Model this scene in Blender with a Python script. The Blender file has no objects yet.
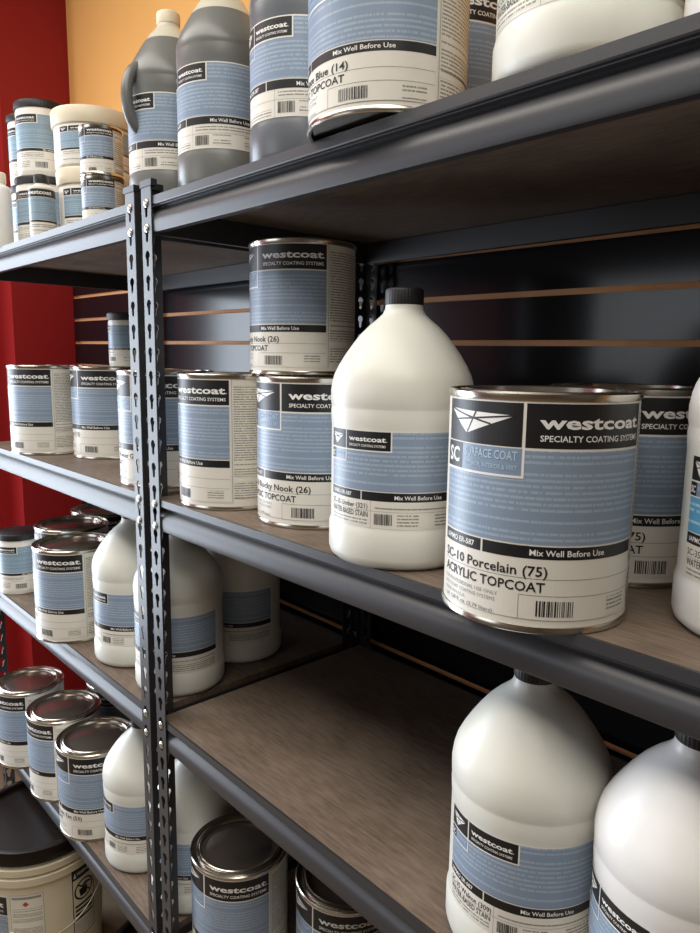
import bpy, bmesh, math, random
from math import sin, cos, pi, radians, atan2
from mathutils import Vector, Matrix

random.seed(7)
SC = bpy.context.scene
COL = SC.collection
HC = 1.435            # camera height above the floor; shelf heights are written relative to it

# ------------------------------------------------------------------ camera
CAMY = -0.497
def camera():
    yaw, pitch, roll = radians(47.16), radians(8.74), radians(0.81)
    f = Vector((-sin(yaw)*cos(pitch), cos(yaw)*cos(pitch), -sin(pitch)))
    r0 = Vector((cos(yaw), sin(yaw), 0)); u0 = r0.cross(f)
    r = r0*cos(roll) + u0*sin(roll); u = u0*cos(roll) - r0*sin(roll)
    cd = bpy.data.cameras.new('camera')
    cd.sensor_fit = 'VERTICAL'; cd.sensor_height = 36.0; cd.lens = 701/933*36
    cd.clip_start = 0.02
    co = bpy.data.objects.new('camera', cd); COL.objects.link(co)
    m = Matrix((r, u, -f)).transposed().to_4x4(); m.translation = Vector((0, CAMY, HC))
    co.matrix_world = m
    SC.camera = co
camera()

# ------------------------------------------------------------------ light
w = bpy.data.worlds.new('World'); SC.world = w; w.use_nodes = True
bg = w.node_tree.nodes['Background']; bg.inputs[0].default_value = (0.75, 0.87, 1.0, 1); bg.inputs[1].default_value = 0.25

def area(name, loc, rot, sx, sy, power, color):
    l = bpy.data.lights.new(name, 'AREA'); l.shape = 'RECTANGLE'; l.size = sx; l.size_y = sy
    l.energy = power; l.color = color
    o = bpy.data.objects.new(name, l); COL.objects.link(o); o.location = loc; o.rotation_euler = rot
    return o
# daylight through the window in the left wall (faces +x), and through the shop front behind the camera (faces +y)
area('daylight_side_window', (-2.66, -0.72, 1.25), (0, -pi/2, 0), 1.9, 1.1, 52, (0.80, 0.89, 1.0))
area('daylight_shop_front', (-1.70, -3.06, 1.90), (pi/2, 0, 0), 1.7, 1.3, 13, (0.90, 0.95, 1.0))
# two ceiling panels of the shop
area('ceiling_panel_light', (0.1, -0.90, 2.82), (0, 0, 0), 1.9, 1.0, 28, (1.0, 0.94, 0.85))
area('ceiling_panel_light', (-1.6, -0.90, 2.82), (0, 0, 0), 1.9, 1.0, 28, (1.0, 0.94, 0.85))

vs = SC.view_settings
SC.display_settings.display_device = 'sRGB'
vs.view_transform = 'Standard'; vs.look = 'None'; vs.gamma = 1.0; vs.use_curve_mapping = False
vs.exposure = 0.14

# ------------------------------------------------------------------ materials
def lin(c):
    return tuple(((v/255)/12.92 if v/255 <= 0.04045 else ((v/255+0.055)/1.055)**2.4) for v in c) + (1.0,)
MATS = {}
def mat(name, col, rough=0.5, metal=0.0, spec=0.5, noise=0.0, nscale=30, bump=0.0, coat=0.0, sss=0.0):
    m = bpy.data.materials.new(name); m.use_nodes = True
    nt = m.node_tree; p = nt.nodes['Principled BSDF']
    p.inputs['Base Color'].default_value = lin(col)
    p.inputs['Roughness'].default_value = rough; p.inputs['Metallic'].default_value = metal
    p.inputs['Specular IOR Level'].default_value = spec
    p.inputs['Coat Weight'].default_value = coat
    if sss:
        p.inputs['Subsurface Weight'].default_value = sss
        p.inputs['Subsurface Radius'].default_value = (0.02, 0.016, 0.011)
        p.inputs['Subsurface Scale'].default_value = 0.5
    if noise or bump:
        tc = nt.nodes.new('ShaderNodeTexCoord'); n = nt.nodes.new('ShaderNodeTexNoise')
        n.inputs['Scale'].default_value = nscale; n.inputs['Detail'].default_value = 5
        nt.links.new(tc.outputs['Object'], n.inputs['Vector'])
        if noise:
            mx = nt.nodes.new('ShaderNodeMix'); mx.data_type = 'RGBA'
            c = lin(col)
            mx.inputs[6].default_value = tuple(v*(1-noise) for v in c[:3])+(1,)
            mx.inputs[7].default_value = tuple(min(1, v*(1+noise)) for v in c[:3])+(1,)
            nt.links.new(n.outputs['Fac'], mx.inputs[0]); nt.links.new(mx.outputs[2], p.inputs['Base Color'])
        if bump:
            b = nt.nodes.new('ShaderNodeBump'); b.inputs['Strength'].default_value = bump; b.inputs['Distance'].default_value = 0.002
            nt.links.new(n.outputs['Fac'], b.inputs['Height']); nt.links.new(b.outputs['Normal'], p.inputs['Normal'])
    MATS[name] = m
    return m

def text_mat(name, paper, ink, pitch, rough=0.45, gap=0.30, ragged=True):
    """printed fine text: broken ink lines following the label's own UV (metres)"""
    m = mat(name, paper, rough)
    nt = m.node_tree; N = nt.nodes.new; L = nt.links.new; p = nt.nodes['Principled BSDF']
    uv = N('ShaderNodeUVMap'); uv.uv_map = 'uv'
    sp = N('ShaderNodeSeparateXYZ'); L(uv.outputs[0], sp.inputs[0])
    def math(op, a, b=None):
        n = N('ShaderNodeMath'); n.operation = op
        for i, v in enumerate((a, b)):
            if v is None: continue
            if isinstance(v, (int, float)): n.inputs[i].default_value = v
            else: L(v, n.inputs[i])
        return n.outputs[0]
    rows = math('DIVIDE', sp.outputs[1], pitch)
    idx = math('FLOOR', rows); fr = math('FRACT', rows)
    band = math('MULTIPLY', math('GREATER_THAN', fr, 0.3), math('LESS_THAN', fr, 0.75))
    def white(v, op=None):
        n = N('ShaderNodeTexWhiteNoise'); n.noise_dimensions = '1D'; L(v, n.inputs['W']); return n.outputs['Value']
    rnd = white(idx)
    keep = math('GREATER_THAN', rnd, gap)
    cb = N('ShaderNodeCombineXYZ'); L(math('MULTIPLY', sp.outputs[0], 1/(pitch*0.38)), cb.inputs[0]); L(math('MULTIPLY', idx, 7.31), cb.inputs[1])
    nz = N('ShaderNodeTexNoise'); nz.inputs['Scale'].default_value = 1.0; nz.inputs['Detail'].default_value = 2; L(cb.outputs[0], nz.inputs['Vector'])
    ch = math('GREATER_THAN', nz.outputs['Fac'], 0.41)
    mask = math('MULTIPLY', math('MULTIPLY', band, keep), ch)
    mask = math('MULTIPLY', mask, 0.85)
    mx = N('ShaderNodeMix'); mx.data_type = 'RGBA'
    mx.inputs[6].default_value = lin(paper); mx.inputs[7].default_value = lin(ink)
    L(mask, mx.inputs[0]); L(mx.outputs[2], p.inputs['Base Color'])
    return m

def wood_mat(name, c1, c2):
    m = mat(name, c1, 0.55, spec=0.35)
    nt = m.node_tree; N = nt.nodes.new; L = nt.links.new; p = nt.nodes['Principled BSDF']
    tc = N('ShaderNodeTexCoord'); mp = N('ShaderNodeMapping'); mp.inputs['Scale'].default_value = (30, 230, 60)
    L(tc.outputs['Object'], mp.inputs[0])
    n1 = N('ShaderNodeTexNoise'); n1.inputs['Scale'].default_value = 1; n1.inputs['Detail'].default_value = 6; n1.inputs['Roughness'].default_value = .62
    L(mp.outputs[0], n1.inputs['Vector'])
    n2 = N('ShaderNodeTexNoise'); n2.inputs['Scale'].default_value = 7; n2.inputs['Detail'].default_value = 5
    L(tc.outputs['Object'], n2.inputs['Vector'])
    a = N('ShaderNodeMath'); a.operation = 'MULTIPLY_ADD'; a.inputs[1].default_value = .45; L(n2.outputs['Fac'], a.inputs[0])
    b = N('ShaderNodeMath'); b.operation = 'MULTIPLY'; b.inputs[1].default_value = .62; L(n1.outputs['Fac'], b.inputs[0]); L(b.outputs[0], a.inputs[2])
    cr = N('ShaderNodeValToRGB'); cr.color_ramp.elements[0].position = .36; cr.color_ramp.elements[1].position = .70
    cr.color_ramp.elements[0].color = lin(c2); cr.color_ramp.elements[1].color = lin(c1)
    L(a.outputs[0], cr.inputs[0]); L(cr.outputs[0], p.inputs['Base Color'])
    bp = N('ShaderNodeBump'); bp.inputs['Strength'].default_value = .25; bp.inputs['Distance'].default_value = .001
    L(n1.outputs['Fac'], bp.inputs['Height']); L(bp.outputs[0], p.inputs['Normal'])
    return m

mat('steel', (49, 49, 52), 0.42, 0.0, 0.6, noise=.06, nscale=220, bump=.05)
mat('rivet', (215, 214, 208), 0.25, 0.9)
mat('black_plastic', (26, 27, 30), 0.42, spec=.5, bump=.03, nscale=200)
mat('lid_black', (30, 30, 32), 0.45, spec=.45)
wood_mat('board', (130, 114, 100), (84, 71, 61))
mat('board_lip', (118, 98, 78), .6, noise=.45, nscale=60)
mat('paper', (231, 228, 219), 0.38, spec=.5)
mat('tin', (205, 200, 190), 0.22, 1.0)
mat('tin_lid', (186, 178, 168), 0.20, .93, noise=.08, nscale=6)
mat('ink', (28, 28, 30), 0.40, spec=.5)
mat('ink_text', (30, 30, 34), 0.5)
mat('white_ink', (236, 236, 234), 0.42)
mat('grey_ink', (150, 150, 148), 0.5)
mat('red_ink', (190, 60, 55), 0.5)
mat('line_ink', (120, 118, 114), 0.5)
mat('pale_blue', (176, 200, 222), 0.42)
text_mat('blue', (136, 154, 177), (164, 182, 200), 0.0047, 0.36, gap=.22)
text_mat('blue_small', (134, 158, 176), (158, 184, 202), 0.0036, 0.36, gap=.30)
text_mat('sky_blue', (92, 168, 214), (190, 218, 232), 0.0047, 0.36, gap=.30)
text_mat('fine_print', (228, 225, 215), (120, 118, 112), 0.0034, 0.4, gap=.10)
mat('jug_white', (224, 225, 217), 0.36, spec=.45, sss=.25, bump=.02, nscale=60)
mat('jug_bright', (230, 230, 228), 0.33, spec=.45, sss=.2)
mat('jug_grey', (112, 114, 112), 0.30, spec=.5)
mat('jug_dark', (98, 103, 110), 0.30, spec=.5)
mat('jug_clear', (205, 200, 182), 0.32, spec=.5, sss=.2)
mat('lid_cream', (226, 216, 192), 0.42)
mat('jar_white', (234, 230, 220), 0.35)
mat('pail_cream', (228, 218, 194), 0.42, noise=.04, nscale=12)
mat('pail_lid', (24, 18, 15), 0.34, spec=.3, bump=.05, nscale=40)
mat('wire', (150, 148, 142), 0.35, 0.9)
mat('slat_black', (17, 16, 19), 0.17, spec=.38)
mat('slat_raw', (188, 132, 84), 0.7, noise=.18, nscale=40)
mat('red_paint', (150, 24, 26), 0.50, spec=.4, noise=.05, nscale=9)
mat('orange_paint', (226, 168, 96), 0.55, spec=.35, noise=.05, nscale=4)
mat('wall_paint', (120, 112, 100), 0.7)
mat('ceiling_paint', (150, 146, 138), 0.8)
mat('floor_concrete', (122, 102, 76), 0.6, noise=.16, nscale=7)
mat('frame_metal', (60, 60, 62), 0.4, .3)

# ------------------------------------------------------------------ mesh helpers
def link(name, me, parent=None, loc=None):
    o = bpy.data.objects.new(name, me); COL.objects.link(o)
    if parent is not None: o.parent = parent
    if loc is not None: o.location = loc
    return o
def mesh_from(name, verts, faces, mats, fm=None, smooth=False, uvs=None):
    me = bpy.data.meshes.new(name); me.from_pydata([tuple(v) for v in verts], [], faces)
    for m in mats: me.materials.append(MATS[m])
    if fm: me.polygons.foreach_set('material_index', fm)
    if smooth: me.polygons.foreach_set('use_smooth', [True]*len(me.polygons))
    if uvs:
        ul = me.uv_layers.new(name='uv')
        for lp in me.loops: ul.data[lp.index].uv = uvs[lp.vertex_index]
    me.update(); return me
def lathe(name, prof, mats, pm=None, seg=72, cap=True, sharp=35):
    """prof: [(r, z)] from bottom to top; pm: material index per profile span"""
    vs, fs, fm = [], [], []
    for r, z in prof:
        for i in range(seg):
            a = 2*pi*i/seg; vs.append((r*cos(a), r*sin(a), z))
    for k in range(len(prof)-1):
        for i in range(seg):
            j = (i+1) % seg
            fs.append((k*seg+i, k*seg+j, (k+1)*seg+j, (k+1)*seg+i)); fm.append(pm[k] if pm else 0)
    if cap:
        if prof[0][0] > 1e-5: fs.append(tuple(range(seg-1, -1, -1))); fm.append(pm[0] if pm else 0)
        if prof[-1][0] > 1e-5:
            b = (len(prof)-1)*seg; fs.append(tuple(b+i for i in range(seg))); fm.append(pm[-1] if pm else 0)
    me = mesh_from(name, vs, fs, mats, fm, smooth=True)
    me.set_sharp_from_angle(angle=radians(sharp))
    return me
def box_bm(bm, x0, x1, y0, y1, z0, z1, mi=0):
    v = [bm.verts.new(p) for p in ((x0,y0,z0),(x1,y0,z0),(x1,y1,z0),(x0,y1,z0),(x0,y0,z1),(x1,y0,z1),(x1,y1,z1),(x0,y1,z1))]
    for q in ((3,2,1,0),(4,5,6,7),(0,1,5,4),(1,2,6,5),(2,3,7,6),(3,0,4,7)):
        f = bm.faces.new([v[i] for i in q]); f.material_index = mi
def bm_mesh(name, bm, mats, bevel=0.0, smooth=False):
    if bevel:
        bmesh.ops.bevel(bm, geom=list(bm.edges), offset=bevel, segments=2, affect='EDGES', profile=.6)
    me = bpy.data.meshes.new(name); bm.to_mesh(me); bm.free()
    for m in mats: me.materials.append(MATS[m])
    if smooth:
        me.polygons.foreach_set('use_smooth', [True]*len(me.polygons)); me.set_sharp_from_angle(angle=radians(30))
    return me
def box(name, x0, x1, y0, y1, z0, z1, m, parent=None, bevel=0.0):
    bm = bmesh.new(); box_bm(bm, x0, x1, y0, y1, z0, z1)
    return link(name, bm_mesh(name, bm, [m], bevel), parent)
def extrude_profile(name, prof, x0, x1, m, parent=None):
    """closed (y,z) profile swept along x"""
    n = len(prof); vs = [(x0, y, z) for y, z in prof] + [(x1, y, z) for y, z in prof]
    fs = [(i, (i+1) % n, n+(i+1) % n, n+i) for i in range(n)] + [tuple(range(n-1, -1, -1)), tuple(range(n, 2*n))]
    me = mesh_from(name, vs, fs, [m])
    bm = bmesh.new(); bm.from_mesh(me); bmesh.ops.recalc_face_normals(bm, faces=bm.faces); bm.to_mesh(me); bm.free()
    me.polygons.foreach_set('use_smooth', [True]*len(me.polygons)); me.set_sharp_from_angle(angle=radians(32))
    return link(name, me, parent)
def tube_mesh(name, pts, r, m, seg=10):
    vs, fs = [], []
    pts = [Vector(p) for p in pts]
    up = Vector((0, 0, 1))
    for i, p in enumerate(pts):
        t = (pts[min(i+1, len(pts)-1)] - pts[max(i-1, 0)]).normalized()
        if i == 0:
            a = t.cross(up)
            if a.length < 1e-3: a = t.cross(Vector((1, 0, 0)))
        else: a = a - t*a.dot(t)          # carry the frame along the path
        a.normalize(); b = t.cross(a)
        rr = r[i] if isinstance(r, (list, tuple)) else r
        for k in range(seg):
            an = 2*pi*k/seg; vs.append(p + a*rr*cos(an) + b*rr*sin(an))
    for i in range(len(pts)-1):
        for k in range(seg):
            l = (k+1) % seg; fs.append((i*seg+k, i*seg+l, (i+1)*seg+l, (i+1)*seg+k))
    fs.append(tuple(range(seg))); fs.append(tuple((len(pts)-1)*seg+k for k in range(seg-1, -1, -1)))
    me = mesh_from(name, vs, fs, [m], smooth=True)
    bm = bmesh.new(); bm.from_mesh(me); bmesh.ops.recalc_face_normals(bm, faces=bm.faces); bm.to_mesh(me); bm.free()
    return me
def thing(name, label, cat, loc, group=None):
    o = bpy.data.objects.new(name, None); COL.objects.link(o); o.location = loc; o.empty_display_size = .05
    o['label'] = label; o['category'] = cat
    if group: o['group'] = group
    return o
def structure(o):
    o['kind'] = 'structure'; return o

# ------------------------------------------------------------------ printed labels wrapped on round bodies
TXT = {}
def glyphs(s, bold):
    if (s, bold) in TXT: return TXT[(s, bold)]
    c = bpy.data.curves.new('t', 'FONT'); c.body = s; c.size = 1.0; c.offset = bold; c.resolution_u = 2
    o = bpy.data.objects.new('t', c)
    me = bpy.data.meshes.new_from_object(o)
    vs = [(v.co.x, v.co.y) for v in me.vertices]; fs = [tuple(p.vertices) for p in me.polygons]
    bpy.data.objects.remove(o); bpy.data.curves.remove(c); bpy.data.meshes.remove(me)
    x0 = min(v[0] for v in vs); x1 = max(v[0] for v in vs)
    vs = [(x-x0, y) for x, y in vs]
    TXT[(s, bold)] = (vs, fs, x1-x0); return TXT[(s, bold)]

class Label:
    """flat artwork in metres (u to the right, v up) printed round a body of radius r(v)"""
    def __init__(s, r, th0):
        s.r = r if callable(r) else (lambda v: r); s.th0 = th0
        s.v, s.f, s.m, s.uv, s.mats = [], [], [], [], []
    def mi(s, m):
        if m not in s.mats: s.mats.append(m)
        return s.mats.index(m)
    def pt(s, u, v, layer):
        rr = s.r(v); th = s.th0 + u/rr; R = rr + .00025 + .00016*layer
        s.v.append((R*cos(th), R*sin(th), v)); s.uv.append((u, v)); return len(s.v)-1
    def convex(s, pts, m, layer, step=.004):
        mi = s.mi(m); us = [p[0] for p in pts]; a, b = min(us), max(us); n = max(1, int(math.ceil((b-a)/step)))
        cuts = sorted(set([a+(b-a)*i/n for i in range(n+1)] + us))
        cols = []
        for u in cuts:
            vv = []
            for (x0, y0), (x1, y1) in zip(pts, pts[1:]+pts[:1]):
                if abs(x1-x0) < 1e-9:
                    if abs(u-x0) < 1e-9: vv += [y0, y1]
                elif min(x0, x1)-1e-9 <= u <= max(x0, x1)+1e-9: vv.append(y0+(y1-y0)*(u-x0)/(x1-x0))
            lo, hi = min(vv), max(vv); cols.append((s.pt(u, lo, layer), s.pt(u, hi, layer)))
        for (a0, a1), (b0, b1) in zip(cols, cols[1:]):
            s.f.append((a0, b0, b1, a1)); s.m.append(mi)
    def rect(s, u0, u1, v0, v1, m, layer): s.convex([(u0, v0), (u1, v0), (u1, v1), (u0, v1)], m, layer)
    def frame(s, u0, u1, v0, v1, t, m, layer):
        s.rect(u0, u1, v0, v0+t, m, layer); s.rect(u0, u1, v1-t, v1, m, layer)
        s.rect(u0, u0+t, v0, v1, m, layer); s.rect(u1-t, u1, v0, v1, m, layer)
    def text(s, t, u, v, h, m, layer, width=None, bold=.0, align='l', stretch=1.0):
        vs, fs, w0 = glyphs(t, bold); sy = h/.72; sx = (width/w0) if width else sy*stretch
        W = w0*sx
        if align == 'c': u -= W/2
        if align == 'r': u -= W
        base = len(s.v)
        for x, y in vs: s.pt(u+x*sx, v+y*sy, layer)
        mi = s.mi(m)
        for f in fs: s.f.append(tuple(base+i for i in f)); s.m.append(mi)
        return W
    def barcode(s, u, v, w_, h, layer, seed):
        rg = random.Random(seed); x = u
        while x < u+w_:
            b = rg.choice((.0004, .0006, .0009, .0012))*w_/.026
            s.rect(x, min(x+b, u+w_), v, v+h, 'ink_text', layer); x += b + rg.choice((.0004, .0007, .0010))*w_/.026
    def build(s, name, parent):
        me = mesh_from(name, s.v, s.f, s.mats, s.m, uvs=s.uv)
        bm = bmesh.new(); bm.from_mesh(me)
        bad = [f for f in bm.faces if (lambda n, c: n.x*c.x+n.y*c.y < 0)(f.normal, f.calc_center_median())]
        if bad: bmesh.ops.reverse_faces(bm, faces=bad)
        bm.to_mesh(me); bm.free()
        return link(name, me, parent)

def plane_logo(L, u0, v0, w_, h, layer):
    """white wedge of road-like perspective lines pointing down"""
    P = lambda x, y: (u0+x*w_, v0+y*h)
    L.convex([P(.02, .92), P(.98, .80), P(.36, .04)], 'white_ink', layer)
    for a, b in (((.02, .92), (.70, .46)), ((.98, .80), (.18, .52)), ((.50, .88), (.36, .04))):
        (x0, y0), (x1, y1) = P(*a), P(*b); t = h*.030
        L.convex([(x0, y0-t), (x1, y1-t), (x1, y1+t), (x0, y0+t)] if abs(x1-x0) > w_*.2 else
                 [(x0-w_*.012, y0), (x1-w_*.008, y1), (x1+w_*.008, y1), (x0+w_*.012, y0)], 'ink', layer+1)

def can_label(L, s, name, product, code='SC', detail=True, blue='blue', seed=1, sv=None):
    """artwork of the tin label; s scales it (1 = gallon tin), sv scales heights"""
    sv = sv or s
    U = lambda u: u*s
    V = lambda v: v*sv
    L.rect(U(-.006), U(.197), V(.012), V(.1870), 'paper', 0)
    L.rect(U(0), U(.083), V(.150), V(.1845), 'ink', 1)
    plane_logo(L, U(.004), V(.1565), U(.075), V(.0225), 2)
    L.rect(U(.0855), U(.195), V(.150), V(.1845), 'ink', 1)
    L.text('westcoat', U(.0955), V(.1655), V(.0098), 'white_ink', 2, width=U(.0945), bold=.028)
    L.rect(U(.1905), U(.1918), V(.1655), V(.1670), 'white_ink', 2)
    L.text('SPECIALTY COATING SYSTEMS', U(.0965), V(.1555), V(.0048), 'white_ink', 2, width=U(.094), bold=.012)
    L.rect(U(0), U(.195), V(.0735), V(.1480), blue, 1)
    # code box with its white surround
    L.rect(U(0), U(.0855), V(.1255), V(.1275), 'white_ink', 3); L.rect(U(.0835), U(.0855), V(.1255), V(.1490), 'white_ink', 3)
    L.rect(U(0), U(.0835), V(.1275), V(.1490), 'pale_blue' if False else 'blue_plain', 2)
    L.rect(U(0), U(.026), V(.1275), V(.1490), 'ink', 3)
    L.text(code, U(.013), V(.1325), V(.0125), 'white_ink', 4, width=U(.0185), bold=.03, align='c')
    L.text('SURFACE COAT', U(.030), V(.1395), V(.0072), 'pale_blue', 4, width=U(.050), bold=.02)
    L.text('EXTERIOR, INTERIOR & VERT', U(.030), V(.1315), V(.0040), 'pale_blue', 4, width=U(.050), bold=.01)
    # black strip
    L.rect(U(0), U(.0515), V(.0620), V(.0722), 'ink', 1); L.rect(U(.0535), U(.195), V(.0620), V(.0722), 'ink', 1)
    L.text('IAPMO ER-587', U(.005), V(.0648), V(.0046), 'white_ink', 2, width=U(.040), bold=.02)
    L.text('Mix Well Before Use', U(.124), V(.0648), V(.0050), 'white_ink', 2, width=U(.062), bold=.014, align='c')
    # lower white field
    if name: L.text(name, U(.003), V(.0480), V(.0082), 'ink_text', 2, bold=.014, stretch=1.10*s/sv)
    if product: L.text(product, U(.003), V(.0350), V(.0082), 'ink_text', 2, bold=.014, stretch=1.0*s/sv)
    L.rect(U(0), U(.195), V(.0455), V(.0459), 'line_ink', 1); L.rect(U(.086), U(.195), V(.0318), V(.0322), 'line_ink', 1)
    L.rect(U(.086), U(.0864), V(.0120), V(.0318), 'line_ink', 1)
    if detail:
        L.text('FOR PROFESSIONAL USE ONLY', U(.003), V(.0280), V(.0032), 'grey_ink', 2, width=U(.066))
        L.text('WESTCOAT COATING SYSTEMS', U(.003), V(.0228), V(.0032), 'grey_ink', 2, width=U(.064))
        L.text('MADE IN U.S.A.', U(.003), V(.0176), V(.0032), 'grey_ink', 2, width=U(.034))
        L.text('1 gal. 128 fl. oz. (3.79 liters)', U(.003), V(.0126), V(.0034), 'line_ink', 2, width=U(.062))
    else:
        L.rect(U(.004), U(.060), V(.0135), V(.0290), 'fine_print', 1)
    L.barcode(U(.100), V(.0150), U(.030), V(.0130), 2, seed)
    L.rect(U(.162), U(.186), V(.0140), V(.0290), 'fine_print', 1)
    # side panel of fine print
    L.rect(U(.201), U(.292), V(.050), V(.178), 'fine_print', 1)
    L.rect(U(.201), U(.292), V(.018), V(.042), 'fine_print', 1)
    L.rect(U(.1985), U(.1990), V(.0120), V(.1870), 'line_ink', 1)

m = mat('blue_plain', (132, 151, 176), 0.36)

def jug_label(L, s, name, product, code='SC', blue='blue', seed=2, v0=.046, dark_corner=False):
    W = .215; V = lambda v: v0+v*s; U = lambda u: u*s
    L.rect(U(-.003), U(W+.003), V(-.002), V(.0985), 'paper', 0)
    L.rect(U(0), U(W), V(.0365), V(.0970), blue, 1)
    L.rect(U(0), U(.0835), V(.0765), V(.0970), 'white_ink', 2)
    L.rect(U(0), U(.0285), V(.0780), V(.0970), 'ink', 3); plane_logo(L, U(.003), V(.0805), U(.023), .014*s, 4)
    L.rect(U(.0300), U(.0820), V(.0780), V(.0970), 'ink', 3)
    L.text('westcoat', U(.0335), V(.0868), .0052*s, 'white_ink', 4, width=U(.0435), bold=.028)
    L.rect(U(.0775), U(.0782), V(.0868), V(.0876), 'white_ink', 4)
    L.text('SPECIALTY COATING SYSTEMS', U(.0340), V(.0812), .0026*s, 'white_ink', 4, width=U(.043), bold=.01)
    L.rect(U(0), U(.0300), V(.0645), V(.0655), 'white_ink', 3); L.rect(U(.0290), U(.0300), V(.0645), V(.0775), 'white_ink', 3)
    L.rect(U(0), U(.0290), V(.0655), V(.0765), 'blue_plain', 2)
    L.rect(U(0), U(.0085), V(.0655), V(.0765), 'ink', 3); L.text(code, U(.00425), V(.0682), .0056*s, 'white_ink', 4, width=U(.0062), bold=.03, align='c')
    L.text('SURFACE COAT', U(.0100), V(.0705), .0034*s, 'pale_blue', 3, width=U(.0175), bold=.02)
    L.rect(U(0), U(.0500), V(.0265), V(.0355), 'ink', 1); L.rect(U(.0515), U(W), V(.0265), V(.0355), 'ink', 1)
    L.text('IAPMO ER-587', U(.004), V(.0290), .0040*s, 'white_ink', 2, width=U(.034), bold=.02)
    L.text('Mix Well Before Use', U(.112), V(.0288), .0042*s, 'white_ink', 2, width=U(.050), bold=.014, align='c')
    if name: L.text(name, U(.003), V(.0175), .0056*s, 'ink_text', 2, bold=.004, stretch=.9)
    if product: L.text(product, U(.003), V(.0090), .0060*s, 'ink_text', 2, bold=.004, width=U(.056))
    L.rect(U(.0), U(W), V(.0155), V(.0158), 'line_ink', 1); L.rect(U(.062), U(.0623), V(-.002), V(.0265), 'line_ink', 1)
    L.rect(U(.003), U(.058), V(.0005), V(.0070), 'fine_print', 1)
    L.rect(U(.066), U(W-.004), V(.0178), V(.0240), 'fine_print', 1)
    L.barcode(U(.0660), V(.0020), U(.0190), .0115*s, 2, seed)
    L.rect(U(.0900), U(.1120), V(.0015), V(.0140), 'fine_print', 1)
    L.rect(U(.130), U(W-.004), V(.0010), V(.0145), 'fine_print', 1)

def jar_label(L, W, H, v0, seed=3, logo='short', name=None, strip=.40):
    V = lambda v: v0+v*H; U = lambda u: u*W
    L.rect(U(-.02), U(1.02), V(-.01), V(1.01), 'paper', 0)
    L.rect(U(0), U(1), V(strip), V(1), 'blue_small', 1)
    L.rect(U(0), U(.40), V(.84), V(1.0), 'white_ink', 2)
    L.rect(U(0), U(.10), V(.855), V(1.0), 'ink', 3); plane_logo(L, U(.01), V(.87), U(.08), .10*H, 4)
    L.rect(U(.11), U(.39), V(.855), V(1.0), 'ink', 3)
    L.text('westcoat', U(.13), V(.92), .045*H, 'white_ink', 4, width=U(.24), bold=.028)
    L.text('SPECIALTY COATING SYSTEMS', U(.13), V(.875), .022*H, 'white_ink', 4, width=U(.24))
    L.rect(U(0), U(1), V(strip-.06), V(strip-.01), 'ink', 1)
    L.text('Mix Well Before Use', U(.55), V(strip-.048), .026*H, 'white_ink', 2, width=U(.22), bold=.02, align='c')
    L.rect(U(0), U(1), V(.20), V(.204), 'line_ink', 1)
    L.rect(U(.03), U(.30), V(.04), V(.17), 'fine_print', 1)
    L.rect(U(.03), U(.45), V(.23), V(.31), 'fine_print', 1)
    L.barcode(U(.36), V(.04), U(.12), .11*H, 2, seed)
    L.rect(U(.60), U(.96), V(.04), V(.17), 'fine_print', 1)

def view_angle(x, y):
    return atan2(CAMY-y, -x)

# ------------------------------------------------------------------ containers
R_CAN, H_CAN = .081, .193
CACHE = {}
def cached(key, fn):
    if key not in CACHE: CACHE[key] = fn()
    return CACHE[key]

def paint_tin(x, y, z, uc, name, product, label, group, lid_mat='tin_lid', kind='paint_can', r=R_CAN, h=H_CAN, detail=True, seed=1, cat='paint can', code='SC', art=1.0):
    t = thing(kind, label, cat, (x, y, HC+z), group)
    k = (round(r, 4), round(h, 4)); q = r/R_CAN
    link('body', cached(('body', k), lambda: lathe('body', [(r-.004*q, .004), (r-.0015, .006), (r-.0012, h-.007), (r-.002, h-.006)], ['tin', 'paper'], [0, 1, 1])), t)
    link('bottom_rim', cached(('brim', k), lambda: lathe('bottom_rim', [(r-.006*q, .0035), (r-.004*q, .0005), (r-.001, 0), (r+.0002, .001), (r+.0004, .0035), (r-.0005, .0058), (r-.0016, .0062)], ['tin'], cap=False)), t)
    def rim():
        return lathe('top_rim', [(r-.0018, h-.0075), (r-.0004, h-.0068), (r+.0006, h-.004), (r+.0006, h-.0015), (r-.0008, h), (r-.0028, h-.0006), (r-.0034, h-.004),
                                 (r-.0095*q, h-.0046), (r-.0100*q, h-.0010), (r-.0115*q, h-.0004), (r-.0130*q, h-.001), (r-.0132*q, h-.005)], ['tin'], cap=False)
    link('top_rim', cached(('trim', k), rim), t)
    def lid():
        return lathe('lid', [(r-.0131*q, h-.0052), (r-.0136*q, h-.0008), (r-.0150*q, h+.0001), (r-.0165*q, h-.0006), (r-.0175*q, h-.0050), (r-.0195*q, h-.0062),
                             (r-.024*q, h-.0060), (r-.026*q, h-.0052), (.0005, h-.0050)], [lid_mat])
    link('lid', cached(('lid', k, lid_mat), lid), t)
    L = Label(r-.0012, view_angle(x, y) - uc/(r-.0012)*1.0)
    can_label(L, q, name, product, code, detail, seed=seed, sv=h/H_CAN*art)
    L.build('label', t)
    return t

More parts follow.
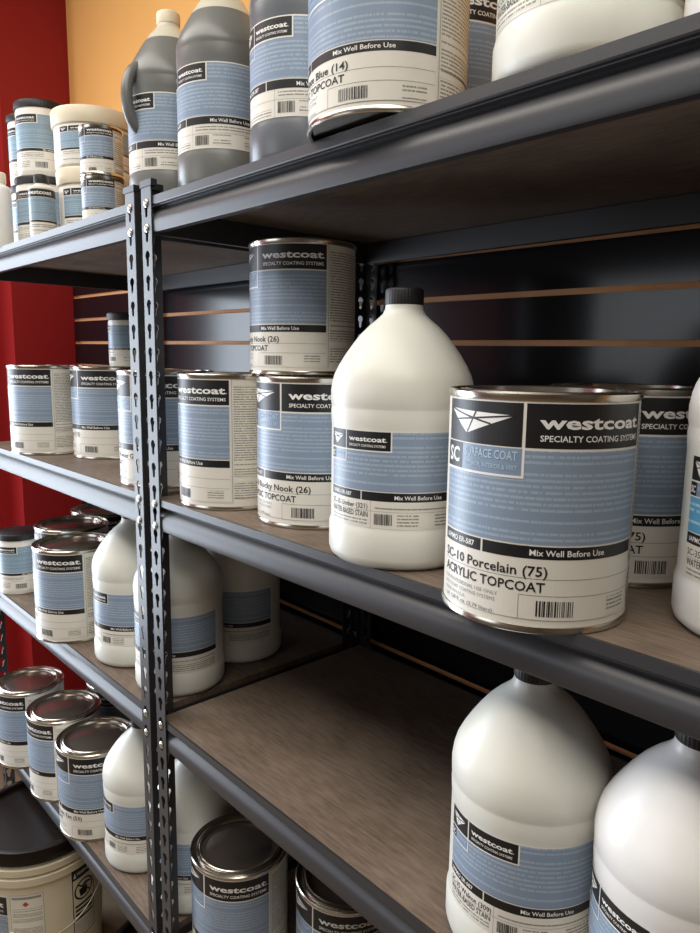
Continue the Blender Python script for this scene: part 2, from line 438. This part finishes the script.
JUG = [(.060, 0), (.0715, .0012), (.0765, .0055), (.0785, .012), (.0785, .038), (.0772, .0425), (.0765, .046), (.0765, .146), (.0769, .150), (.0774, .161), (.0768, .1652),
       (.0768, .1670), (.0775, .1695), (.0778, .182), (.0762, .193), (.0738, .201), (.0690, .2105), (.0622, .2215), (.0545, .2325), (.0462, .2430), (.0372, .2520), (.0290, .2588), (.0232, .2642), (.0206, .2695), (.0202, .274)]
GREY = [q for q in JUG if q[1] < .155] + [(.0772, .161), (.0768, .1645), (.0768, .1665), (.0772, .1690), (.0766, .174), (.0745, .180), (.0700, .1885), (.0620, .1995), (.0530, .2110), (.0440, .2220), (.0350, .2315), (.0270, .2385), (.0215, .2435), (.0200, .2480)]
def cap_mesh(r0, z0, z1, m, ribs=36):
    """ribbed screw cap"""
    vs, fs = [], []; seg = ribs*4
    def ring(r, z, rib):
        for i in range(seg):
            a = 2*pi*i/seg; rr = r + (rib if (i % 4) < 2 else 0); vs.append((rr*cos(a), rr*sin(a), z))
    prof = [(r0*.93, z0, 0), (r0, z0+.0008, .0), (r0, z0+.002, .00035), (r0, z1-.003, .00035), (r0-.0006, z1-.0012, 0), (r0-.0025, z1, 0), (.0005, z1, 0)]
    for p in prof: ring(*p)
    for k in range(len(prof)-1):
        for i in range(seg):
            j = (i+1) % seg; fs.append((k*seg+i, k*seg+j, (k+1)*seg+j, (k+1)*seg+i))
    fs.append(tuple(range(seg-1, -1, -1)))
    me = mesh_from('cap', vs, fs, [m], smooth=True); me.set_sharp_from_angle(angle=radians(35)); return me
def jug(x, y, z, uc, name, product, label, group, body='jug_white', cap='lid_black', sr=1.0, sh=1.0, fill=None, handle=None, blue='blue', seed=2, code='SC', ls=1.0):
    t = thing('jug', label, 'jug', (x, y, HC+z), group)
    prof = [(r*sr, v*sh) for r, v in (GREY if handle is not None or fill or body == 'jug_dark' else JUG)]
    top = prof[-1][1]
    if fill:
        mats = [body, 'jug_clear']; pm = [0 if (prof[i][1]+prof[i+1][1])/2 < fill else 1 for i in range(len(prof)-1)]
    else: mats = [body]; pm = None
    bo = link('body', cached(('jug', body, sr, sh, fill), lambda: lathe('body', prof, mats, pm, seg=96)), t)
    link('cap', cached(('cap', cap, sr, sh), lambda: cap_mesh(.0204*max(.85, sr), top-.0010, top+.0175, cap)), t)
    rl = .0767*sr
    L = Label(rl, view_angle(x, y) - uc/rl)
    jug_label(L, ls*(1.07 if top < .28 and sh > 1.05 else 1), name, product, code, blue, seed, v0=.0472*sh)
    L.build('label', t)
    if handle is not None:
        # moulded grip standing out from the shoulder
        a = handle; pts = []
        for i in range(17):
            k = i/16; ang = -pi/2 + pi*k
            rad = .060*sr + .027*cos(ang); zz = .139*sh + .046*sin(ang)
            pts.append((rad*cos(a), rad*sin(a), zz))
        link('handle', tube_mesh('handle', pts, .0085, 'jug_grey', 14), t)
    return t

def jar(x, y, z, r, h, uc, label, group, lid='lid_black', body='jar_white', lid_h=.016, lid_over=.003, W=.20, strip=.40, seed=3, name='jar', cat='jar'):
    t = thing(name, label, cat, (x, y, HC+z), group)
    link('body', lathe('body', [(r*.90, 0), (r*.97, .001), (r, .004), (r, h-lid_h-.004), (r*.985, h-lid_h-.001), (r*.96, h-lid_h+.004), (r*.96, h-.004)], [body]), t)
    vs = cap_mesh(r+lid_over-.0008, h-lid_h, h, lid, ribs=60) if lid == 'lid_black' else \
        lathe('lid', [(r*.97, h-lid_h-.002), (r+lid_over-.001, h-lid_h-.002), (r+lid_over, h-lid_h), (r+lid_over+.001, h-.004), (r+lid_over-.001, h), (r*.93, h), (r*.90, h-.003), (.0005, h-.003)], [lid])
    link('lid', vs, t)
    L = Label(r, view_angle(x, y) - uc/r)
    H = (h-lid_h)*.80
    jar_label(L, W, H, (h-lid_h)*.09, seed, strip=strip)
    L.build('label', t)
    return t

# ------------------------------------------------------------------ room shell
FL = 0.0
def room():
    YB = .50                      # painted wall behind the slatwall
    structure(box('wall_back', -2.9, 3.0, YB, YB+.1, 0, 3.0, 'orange_paint'))
    structure(box('floor', -2.9, 3.0, -3.2, YB, -.05, 0, 'floor_concrete'))
    structure(box('ceiling', -2.9, 3.0, -3.2, YB, 2.9, 3.0, 'ceiling_paint'))
    structure(box('wall_right', 3.0, 3.1, -3.2, YB+.1, 0, 3.0, 'wall_paint'))
    # left wall with a window opening
    def holed(name, axis, c0, c1, a0, a1, w0, w1, z0, z1, m):
        bm = bmesh.new()
        def b(p0, p1, q0, q1):
            if axis == 'x': box_bm(bm, c0, c1, p0, p1, q0, q1)
            else: box_bm(bm, p0, p1, c0, c1, q0, q1)
        b(a0, w0, 0, 2.9); b(w1, a1, 0, 2.9); b(w0, w1, 0, z0); b(w0, w1, z1, 2.9)
        return structure(link(name, bm_mesh(name, bm, [m])))
    holed('wall_left', 'x', -2.75, -2.63, -3.2, YB, -1.30, -.14, .28, 2.22, 'red_paint')
    holed('wall_front', 'y', -3.2, -3.08, -2.75, 3.0, -2.58, -.82, 1.22, 2.58, 'wall_paint')
    def frame(name, axis, c0, c1, w0, w1, z0, z1):
        bm = bmesh.new(); t = .045
        def b(p0, p1, q0, q1):
            if axis == 'x': box_bm(bm, c0, c1, p0, p1, q0, q1)
            else: box_bm(bm, p0, p1, c0, c1, q0, q1)
        b(w0, w0+t, z0, z1); b(w1-t, w1, z0, z1); b(w0+t, w1-t, z0, z0+t); b(w0+t, w1-t, z1-t, z1)
        return structure(link(name, bm_mesh(name, bm, ['frame_metal'])))
    frame('window_1', 'x', -2.655, -2.62, -1.30, -.14, .28, 2.22)
    frame('window_2', 'y', -3.10, -3.05, -2.58, -.82, 1.22, 2.58)
    # red pilaster in the corner
    structure(box('trim_1', -2.65, -2.472, .28, YB, 0, 2.9, 'red_paint'))
room()

def slatwall():
    Y0, Y1 = .480, .500; X0, X1 = -2.470, .75
    t = thing('slatwall_panel', 'glossy black slatwall with bare tan grooves on the wall behind the shelves', 'slatwall', (-1.0, .4, HC+.11))
    ZT = .42; zs = [.1075+.0762*k for k in range(-19, 5)]
    zs = [z for z in zs if -1.42 < z < ZT-.03]
    def mk(name, bm, m, bev=0):
        o = link(name, bm_mesh(name, bm, [m]), t, Vector((1.0, -.4, -.11))); return o
    bm = bmesh.new()
    edges = [-HC+.003] + zs + [ZT]
    g = .0047
    for i in range(len(edges)-1):
        a = edges[i] + (g if i else 0); b = edges[i+1] - (g if i < len(edges)-2 else 0)
        box_bm(bm, X0, X1, Y0, Y1-.006, a, b)
    mk('panel', bm, 'slat_black')
    bm = bmesh.new(); box_bm(bm, X0, X1, Y1-.0065, Y1-.0005, -HC+.003, ZT)
    for z in zs:    # bare fibreboard lips inside the grooves
        box_bm(bm, X0, X1, Y0+.0015, Y1-.006, z-g-.0010, z-g+.0012); box_bm(bm, X0, X1, Y0+.0015, Y1-.006, z+g-.0012, z+g+.0010)
        box_bm(bm, X0, X1, Y0+.0040, Y1-.006, z-g, z+g)
    mk('groove', bm, 'slat_raw')
    t.rotation_euler = (0, radians(.42), 0)
slatwall()

# ------------------------------------------------------------------ shelving units
DEP = .455; PW = .029
ZB = dict(T=.2250, M=-.2155, L=-.5785, B=-.9970)         # lip heights of the four shelf levels
PITCH = .0345
POST_TOP = .2430
def flange_mesh(name, w_, zt, m):
    """perforated steel flange in the xz plane (x 0..w_, z down from zt to floor), real keyhole openings"""
    cu = bpy.data.curves.new('f', 'CURVE'); cu.dimensions = '2D'; cu.fill_mode = 'BOTH'; cu.extrude = .0008
    def poly(pts):
        s = cu.splines.new('POLY'); s.points.add(len(pts)-1); s.use_cyclic_u = True
        for q, p in zip(s.points, pts): q.co = (p[0], p[1], 0, 1)
    poly([(0, -HC+.002), (w_, -HC+.002), (w_, zt), (0, zt)])
    z = zt - .030; c = w_*.5
    while z > -HC+.05:
        pts = []
        for i in range(11):
            a = radians(-55 + 290*i/10); pts.append((c+.0066*cos(a), z+.0066*sin(a)))
        pts += [(c-.0033, z-.0140), (c-.0018, z-.0160), (c+.0018, z-.0160), (c+.0033, z-.0140)]
        poly(pts); z -= PITCH
    o = bpy.data.objects.new('f', cu); me = bpy.data.meshes.new_from_object(o)
    bpy.data.objects.remove(o); bpy.data.curves.remove(cu)
    me.name = name; me.transform(Matrix.Rotation(pi/2, 4, 'X')); me.materials.clear(); me.materials.append(MATS[m])
    return me
FLM = flange_mesh('flange', PW, POST_TOP, 'steel')
RIV = lathe('rivet', [(.0062, 0), (.0062, .0006), (.0052, .0018), (.0025, .0026), (.0003, .0028)], ['rivet'], seg=20); 
def post_mesh(sx, sy):
    """angle post: face flange in plane y=0 reaching sx, side flange reaching sy"""
    bm = bmesh.new()
    a = FLM.copy(); a.transform(Matrix.Scale(sx, 4, (1, 0, 0))); bm.from_mesh(a)
    b = FLM.copy(); b.transform(Matrix.Rotation(pi/2, 4, 'Z'));
    if sy < 0: b.transform(Matrix.Scale(-1, 4, (0, 1, 0)))
    bm.from_mesh(b); bmesh.ops.recalc_face_normals(bm, faces=bm.faces)
    me = bm_mesh('post', bm, ['steel'])
    bpy.data.meshes.remove(a); bpy.data.meshes.remove(b); return me

def shelving(X0, X1, label):
    u = thing('shelving_unit', label, 'shelving unit', ((X0+X1)/2, DEP/2, 0), 'steel shelving units')
    off = Vector((-(X0+X1)/2, -DEP/2, HC))
    def P(name, me, loc=(0, 0, 0), par=u):
        return link(name, me, par, off + Vector(loc) if par is u else Vector(loc))
    # the four angle posts
    for (x, y, sx, sy) in ((X0, 0, 1, 1), (X1, 0, -1, 1), (X0, DEP, 1, -1), (X1, DEP, -1, -1)):
        p = P('post', post_mesh(sx, sy), (x, y, 0))
        bm = bmesh.new()
        box_bm(bm, min(0, sx*(PW+.002))-.0015, max(0, sx*(PW+.002))+.0015, min(0, sy*.0055)-.002, max(0, sy*.0055)+.002, POST_TOP-.004, POST_TOP+.005)
        box_bm(bm, min(0, sx*.0055)-.0018, max(0, sx*.0055)+.0018, min(0, sy*(PW+.002)), max(0, sy*(PW+.002)), POST_TOP-.004, POST_TOP+.0048)
        link('post_cap', bm_mesh('post_cap', bm, ['black_plastic']), p)
        for z in ZB.values():
            for dz in (-.0085, -.0430):
                r = link('rivet', RIV, p, (sx*PW*.5, -.0008 if sy > 0 else .0008, z+dz)); r.rotation_euler = (pi/2 if sy > 0 else -pi/2, 0, 0)
    for z in ZB.values():
        prof = [(.0015, z), (.0012, z-.0105), (.0022, z-.0120), (.0115, z-.0128), (.0128, z-.0142), (.0125, z-.0162), (.0108, z-.0186), (.0082, z-.0212), (.0056, z-.0240), (.0034, z-.0272), (.0020, z-.0308), (.0014, z-.0345), (.0016, z-.0475), (.0030, z-.0497), (.0140, z-.0497), (.0140, z-.0140), (.0060, z-.0135), (.0050, z)]
        for nm, fy in (('front_beam', lambda q: q), ('back_beam', lambda q: DEP-q)):
            b = extrude_profile(nm, [(fy(a), c) for a, c in prof], X0+.0025, X1-.0025, 'steel', u); b.location = off
        for x, s in ((X0, 1), (X1, -1)):
            bm = bmesh.new()
            box_bm(bm, min(x+s*.0025, x+s*.0125), max(x+s*.0025, x+s*.0125), .016, DEP-.016, z-.0495, z-.0130)
            P('side_beam', bm_mesh('side_beam', bm, ['steel'], .001))
        bm = bmesh.new(); box_bm(bm, X0+.0040, X1-.0040, .0062, DEP-.0062, z-.0125, z-.0010, 0)
        me = bm_mesh('shelf_board', bm, ['board'])
        P('shelf_board', me)
        # chipped pale front edge of the laminate
        P('board_front_edge', bm_mesh('board_front_edge', (lambda b: (box_bm(b, X0+.0135, X1-.0135, .0056, .0075, z-.0030, z-.0006), b)[1])(bmesh.new()), ['board_lip']))
    return u
shelving(-.988, -.098, 'dark steel shelving unit on the right, nearest the camera')
shelving(-1.872, -1.011, 'dark grey steel shelving unit on the left, beside the red pillar')

S = {k: v-.0009 for k, v in ZB.items()}
T, M_, L_, B_ = S['T'], S['M'], S['L'], S['B']

# ------------------------------------------------------------------ middle shelf
gm = 'tins on the middle shelf'
paint_tin(-.3365, .043, M_, .0965, 'SC-10 Porcelain (75)', 'ACRYLIC TOPCOAT', 'large white paint tin in the right foreground reading Porcelain (75)', gm, seed=11)
paint_tin(-.339, .216, M_, .086, 'SC-10 Porcelain (75)', 'ACRYLIC TOPCOAT', 'paint tin half hidden behind the large Porcelain (75) tin at the right', gm, seed=12)
paint_tin(-.728, .115, M_, .132, 'SC-10 Rocky Nook (26)', 'ACRYLIC TOPCOAT', 'lower tin of the Nook (26) pair, standing on the middle board', gm, seed=13)
paint_tin(-.794, .143, M_+H_CAN+.0003, .148, 'SC-10 Rocky Nook (26)', 'ACRYLIC TOPCOAT', r=.0750, h=.178, label= 'upper tin of the Nook (26) pair, stacked on top of another tin', group=gm, seed=14)
paint_tin(-.894, .090, M_, .200, 'SC-10 Sand', 'TOPCOAT', 'middle shelf paint tin just right of the posts, showing its fine print side panel', gm, seed=15)
paint_tin(-1.110, .096, M_, .146, 'SC-10 Pewter Gray', 'TOPCOAT', 'paint tin on the middle shelf seen behind the perforated posts', gm, seed=16)
paint_tin(-1.478, .160, M_, .159, 'SC-10 Gray (15)', 'TOPCOAT', 'middle shelf paint tin carrying a small black-lidded jar on its lid', gm, seed=17)
paint_tin(-1.622, .078, M_, .188, None, None, 'leftmost paint tin on the middle shelf, against the red pillar', gm, seed=18)
jar(-1.447, .190, M_+H_CAN+.0003, .040, .112, .10, 'small black-lidded jar standing on a paint tin before the slatwall grooves', 'jars', W=.15)
jug(-.527, .068, M_, .092, 'SC-35 Umber (321)', 'WATER-BASED STAIN', 'white gallon jug with a black cap in the middle of the picture', 'white jugs', seed=21)
jug(-.165, .135, M_, .080, 'SC-35', 'WATER-BASED STAIN', 'bright white jug with vivid blue label cut by the right edge', 'white jugs', body='jug_bright', blue='sky_blue', seed=22)

# ------------------------------------------------------------------ top shelf
gt = 'containers on the top shelf'
paint_tin(-.538, .046, T, .148, 'SC-10 Slate Blue (14)', 'ACRYLIC TOPCOAT', 'large top shelf paint tin reading Blue (14), overhanging the front edge', gt, seed=31, art=.84)
paint_tin(-.600, .214, T, .10, None, None, 'top shelf tin mostly hidden behind the Blue (14) tin', gt, seed=32)
gj = 'grey jugs on the top shelf'
SRG, SHG = .826, 1.10
jug(-1.043, .080, T, .112, None, None, 'grey jug with moulded handle, leftmost of the grey jugs on top', gj, body='jug_grey', cap='lid_cream', sr=SRG, sh=SHG, fill=.240, handle=view_angle(-1.043, .08)-radians(54), seed=33)
jug(-.893, .080, T, .111, None, None, 'grey jug between the handled jug and the darker blue-grey jug', gj, body='jug_grey', cap='lid_cream', sr=SRG, sh=SHG, fill=.232, seed=34)
jug(-.717, .080, T, .100, None, None, 'dark blue-grey jug on the top shelf left of the Blue (14) tin', gj, body='jug_dark', cap='lid_cream', sr=SRG, sh=SHG, seed=35)
jug(-.335, .080, T, .100, 'SC-35 (14)', 'WATER-BASED STAIN', 'white jug on the top shelf just right of the Blue (14) tin', 'white jugs', seed=36)
jug(-.172, .085, T, .060, None, None, 'white jug at the far top right corner of the picture', 'white jugs', body='jug_bright', seed=37)
gs = 'small containers on the top left shelf'
HQ = .0835; RQ = .0370
paint_tin(-1.262, .064, T, .150*RQ/R_CAN, None, None, 'lower small tin of the two stacked in front of the cream-lidded tubs', gs, r=RQ, h=HQ, detail=False, seed=41, kind='quart_can')
paint_tin(-1.262, .064, T+HQ+.0003, .150*RQ/R_CAN, None, None, 'upper small tin of the two stacked in front of the cream-lidded tubs', gs, r=RQ, h=HQ, detail=False, seed=42, kind='quart_can')
jar(-1.432, .125, T, .069, .131, .07, 'lower tub of the two stacked cream-lidded tubs on the top shelf', gs, lid='lid_cream', lid_h=.028, lid_over=.004, W=.20, seed=43, name='tub', cat='tub')
jar(-1.432, .125, T+.1313, .074, .108, .07, 'larger upper tub of the two stacked cream-lidded tubs on the top shelf', gs, lid='lid_cream', lid_h=.028, lid_over=.004, W=.20, seed=44, name='tub', cat='tub')
jar(-1.632, .100, T, .060, .147, .09, 'lower black-lidded jar of the front stack at the top left', gs, seed=45)
jar(-1.632, .100, T+.1473, .054, .153, .09, 'upper black-lidded jar of the front stack at the top left', gs, seed=46)
jar(-1.752, .115, T, .047, .153, .09, 'lower black-lidded jar of the stack at the left edge on the top shelf', gs, seed=47)
jar(-1.752, .115, T+.1533, .047, .152, .09, 'upper black-lidded jar of the stack at the left edge on the top shelf', gs, seed=48)
def small_bottle(x, y, z, r, h, uc, label, lab=True, body='jar_white', cap=True):
    t = thing('bottle', label, 'bottle', (x, y, HC+z), gs)
    link('body', lathe('body', [(r*.88, 0), (r*.97, .001), (r, .004), (r, h*.74), (r*.97, h*.785), (r*.85, h*.81), (r*.62, h*.825), (r*.50, h*.835), (r*.50, h*.86)], [body]), t)
    link('cap', cap_mesh(r*.55, h*.855, h, 'lid_black' if cap else 'lid_cream', 24), t)
    if lab:
        L = Label(r, view_angle(x, y)-uc/r); s = .42
        V = lambda v: .006+v*(h*.72)
        L.rect(-.002, .122, V(0), V(1), 'paper', 0); L.rect(0, .120, V(.80), V(.97), 'ink', 1)
        L.text('westcoat', .030, V(.855), .0072, 'white_ink', 2, width=.050, bold=.028)
        L.rect(0, .120, V(.30), V(.79), 'blue_small', 1); L.rect(0, .120, V(.25), V(.29), 'ink', 1)
        L.rect(.004, .110, V(.04), V(.20), 'fine_print', 1); L.build('label', t)
small_bottle(-1.455, .027, T, .0240, .118, .062, 'small bottle with a black cap in front of the stacked jars at the top left')
small_bottle(-1.655, .014, T, .020, .155, .0, 'plain white bottle at the left edge of the top shelf', lab=False, body='jug_bright', cap=False)

# ------------------------------------------------------------------ lower shelf
gl = 'containers on the lower left shelf'
jar(-1.790, .050, L_, .050, .150, .085, 'black-lidded white jar at the left edge of the third shelf', gl, seed=51)
paint_tin(-1.607, .112, L_, .160, None, None, 'third shelf tin directly behind the front tin numbered (78)', gl, seed=52)
paint_tin(-1.439, .050, L_, .180, 'SC-10 Slate (78)', 'TOPCOAT', 'front tin of the group on the third shelf left, numbered (78)', gl, seed=53)
paint_tin(-1.720, .240, L_, .15, None, None, 'rearmost tin on the third shelf, only its silver lid showing under the beam', gl, seed=54)
jug(-1.245, .091, L_, .135, None, None, 'white jug left of the perforated posts on the third shelf', 'white jugs', seed=55)
jug(-1.086, .098, L_, .145, None, None, 'white jug standing behind the perforated posts on the third shelf', 'white jugs', seed=56)
jug(-1.126, .257, L_, .153, None, None, 'shaded white jug at the back of the third shelf beside the empty board', 'white jugs', seed=57)
jug(-.351, .081, L_, .088, 'SC-35 Walnut (309)', 'WATER-BASED STAIN', 'large white jug at the bottom right standing on the empty brown board', 'white jugs', seed=58)
jug(-.194, .082, L_, .105, 'SC-35', 'WATER-BASED STAIN', 'white jug cut by the bottom right corner of the picture', 'white jugs', body='jug_bright', seed=59)

# ------------------------------------------------------------------ bottom shelf
gb = 'tins on the bottom shelf'
paint_tin(-1.752, .042, B_, .206, None, None, 'leftmost bottom shelf tin, its lid mirroring the red wall', gb, seed=61)
paint_tin(-1.565, .058, B_, .220, None, None, 'second bottom shelf tin from the left, with a dark red looking lid', gb, seed=62)
paint_tin(-1.389, .060, B_, .146, 'SC-10 Fawn Tan (53)', 'TOPCOAT', 'bottom shelf tin reading Tan (53), above the black pail lid', gb, seed=63)
paint_tin(-1.625, .222, B_, .15, None, None, 'bottom shelf tin in the dark behind the row at the left', gb, seed=64)
jug(-1.231, .089, B_, .148, None, None, 'white jug on the bottom shelf left of the perforated posts', 'white jugs', seed=65)
jug(-1.074, .110, B_, .148, None, None, 'white jug on the bottom shelf half hidden by the perforated posts', 'white jugs', seed=66)
paint_tin(-.902, .099, B_, .147, 'SC-10', 'TOPCOAT', 'bottom shelf tin right of the posts with its dark grey lid in view', gb, seed=67)
paint_tin(-.730, .186, B_, .139, 'SC-10', 'TOPCOAT', 'bottom shelf tin partly covered by the beam at the bottom centre', gb, seed=68)

# ------------------------------------------------------------------ pails on the floor
def pail(x, y, rl, h, label, labels=True, group=None):
    t = thing('pail', label, 'pail', (x, y, 0), group); k = rl/.152
    rb = lambda v: (.126 + (.1445-.126)*v/h)*k
    hb = h-.012
    prof = [(rb(0)*.95, 0), (rb(0), .004), (rb(0), .010)]
    prof += [(rb(h*.5), h*.5), (rb(h-.090), h-.090)]
    for z0, z1 in ((h-.086, h-.066), (h-.060, h-.042)):
        prof += [(rb(z0), z0), (rb(z0)+.0085, z0+.001), (rb(z1)+.0095, z1-.001), (rb(z1), z1)]
    prof += [(rb(h-.03), h-.03), (rb(h-.02), h-.018)]
    link('body', lathe('body', prof, ['pail_cream'], seg=96), t)
    link('lid', lathe('lid', [(rl-.006, h-.034), (rl-.001, h-.033), (rl, h-.028), (rl, h-.008), (rl-.002, h-.002), (rl-.006, h), (rl-.014, h), (rl-.017, h-.003), (rl-.018, h-.012), (rl-.022, h-.013), (.0005, h-.0125)], ['pail_lid'], seg=96), t)
    if not labels: return t
    va = view_angle(x, y)
    # paper labels
    r0 = lambda v: rb(v)
    L = Label(r0, va)
    # main label, left
    a = -.195
    L.rect(a-.002, a+.118, .055, .262, 'paper', 0); L.rect(a, a+.116, .212, .258, 'ink', 1)
    L.text('westcoat', a+.006, .232, .0125, 'white_ink', 2, width=.102, bold=.028)
    L.text('SPECIALTY COATING SYSTEMS', a+.007, .219, .0055, 'white_ink', 2, width=.100)
    L.rect(a, a+.116, .110, .210, 'blue', 1); L.rect(a, a+.116, .098, .108, 'ink', 1)
    L.build('label', t)
    L = Label(r0, va); b = -.071
    L.rect(b, b+.070, .085, .264, 'paper', 0); L.frame(b, b+.070, .085, .264, .0007, 'line_ink', 1)
    L.rect(b+.004, b+.066, .253, .259, 'grey_ink', 1)
    L.convex([(b+.026, .240), (b+.033, .234), (b+.040, .240), (b+.033, .247)], 'red_ink', 1)
    L.rect(b+.003, b+.067, .228, .2288, 'line_ink', 1); L.rect(b+.004, b+.066, .192, .226, 'fine_print', 1)
    L.rect(b+.004, b+.066, .090, .180, 'fine_print', 1)
    L.build('data_sheet', t)
    # warning label: child and pail pictogram
    L = Label(r0, va); c = .060
    L.rect(c, c+.062, .100, .285, 'pail_cream', 0); L.frame(c, c+.062, .100, .285, .0022, 'ink', 1)
    L.rect(c, c+.062, .256, .285, 'ink', 1); L.text('WARNING', c+.012, .265, .0085, 'white_ink', 2, width=.044, bold=.02)
    L.convex([(c+.004, .262), (c+.011, .262), (c+.0075, .276)], 'white_ink', 2)
    n = 28; cu, cv, ro, ri = c+.031, .222, .0265, .0225
    for i in range(n):
        a0, a1 = 2*pi*i/n, 2*pi*(i+1)/n
        L.convex([(cu+ro*cos(a0), cv+ro*sin(a0)), (cu+ro*cos(a1), cv+ro*sin(a1)), (cu+ri*cos(a1), cv+ri*sin(a1)), (cu+ri*cos(a0), cv+ri*sin(a0))], 'ink', 1)
    L.convex([(cu-.011, cv-.016), (cu+.007, cv-.016), (cu+.010, cv+.004), (cu-.014, cv+.004)], 'ink', 1)
    L.convex([(cu-.004, cv+.004), (cu+.006, cv+.006), (cu+.015, cv+.012), (cu+.003, cv+.015), (cu-.005, cv+.010)], 'ink', 1)
    L.convex([(cu+.008, cv+.010), (cu+.020, cv+.004), (cu+.021, cv+.007), (cu+.010, cv+.014)], 'ink', 1)
    L.convex([(cu-.017, cv+.016), (cu-.015, cv+.019), (cu+.019, cv-.015), (cu+.017, cv-.018)], 'ink', 2)
    for q in range(4): L.rect(c+.006, c+.056, .182-q*.011, .188-q*.011, 'ink_text', 1)
    L.rect(c+.006, c+.056, .106, .142, 'fine_print', 1)
    L.build('warning_label', t)
    # wire bail hanging in front, with its grip
    pts = []; e = 1.15
    for i in range(41):
        k2 = i/40; th = va - e*1.18 + 2*e*1.18*k2
        sag = sin(pi*k2); rr = rb(h-.07)+.010+.012*sag
        pts.append((rr*cos(th), rr*sin(th), h-.058-.150*sag**.8))
    hd = link('bail_handle', tube_mesh('bail_handle', pts, .0019, 'wire', 8), t)
    link('grip', tube_mesh('grip', [Vector(p) for p in pts[13:20]], .0085, 'lid_cream', 14), hd)
    link('ear', tube_mesh('ear', [Vector(pts[0])*1.0, Vector((pts[0][0]*.92, pts[0][1]*.92, pts[0][2]))], .010, 'pail_cream', 14), t)
    link('ear', tube_mesh('ear', [Vector(pts[-1])*1.0, Vector((pts[-1][0]*.92, pts[-1][1]*.92, pts[-1][2]))], .010, 'pail_cream', 14), t)
    return t
pail(-1.598, .0, .152, HC-1.06, 'large cream pail with black lid and warning label on the floor', group='pails under the shelves')
pail(-1.185, .10, .120, .235, 'smaller pail whose black lid peeks out below the beam at the bottom', labels=False, group='pails under the shelves')
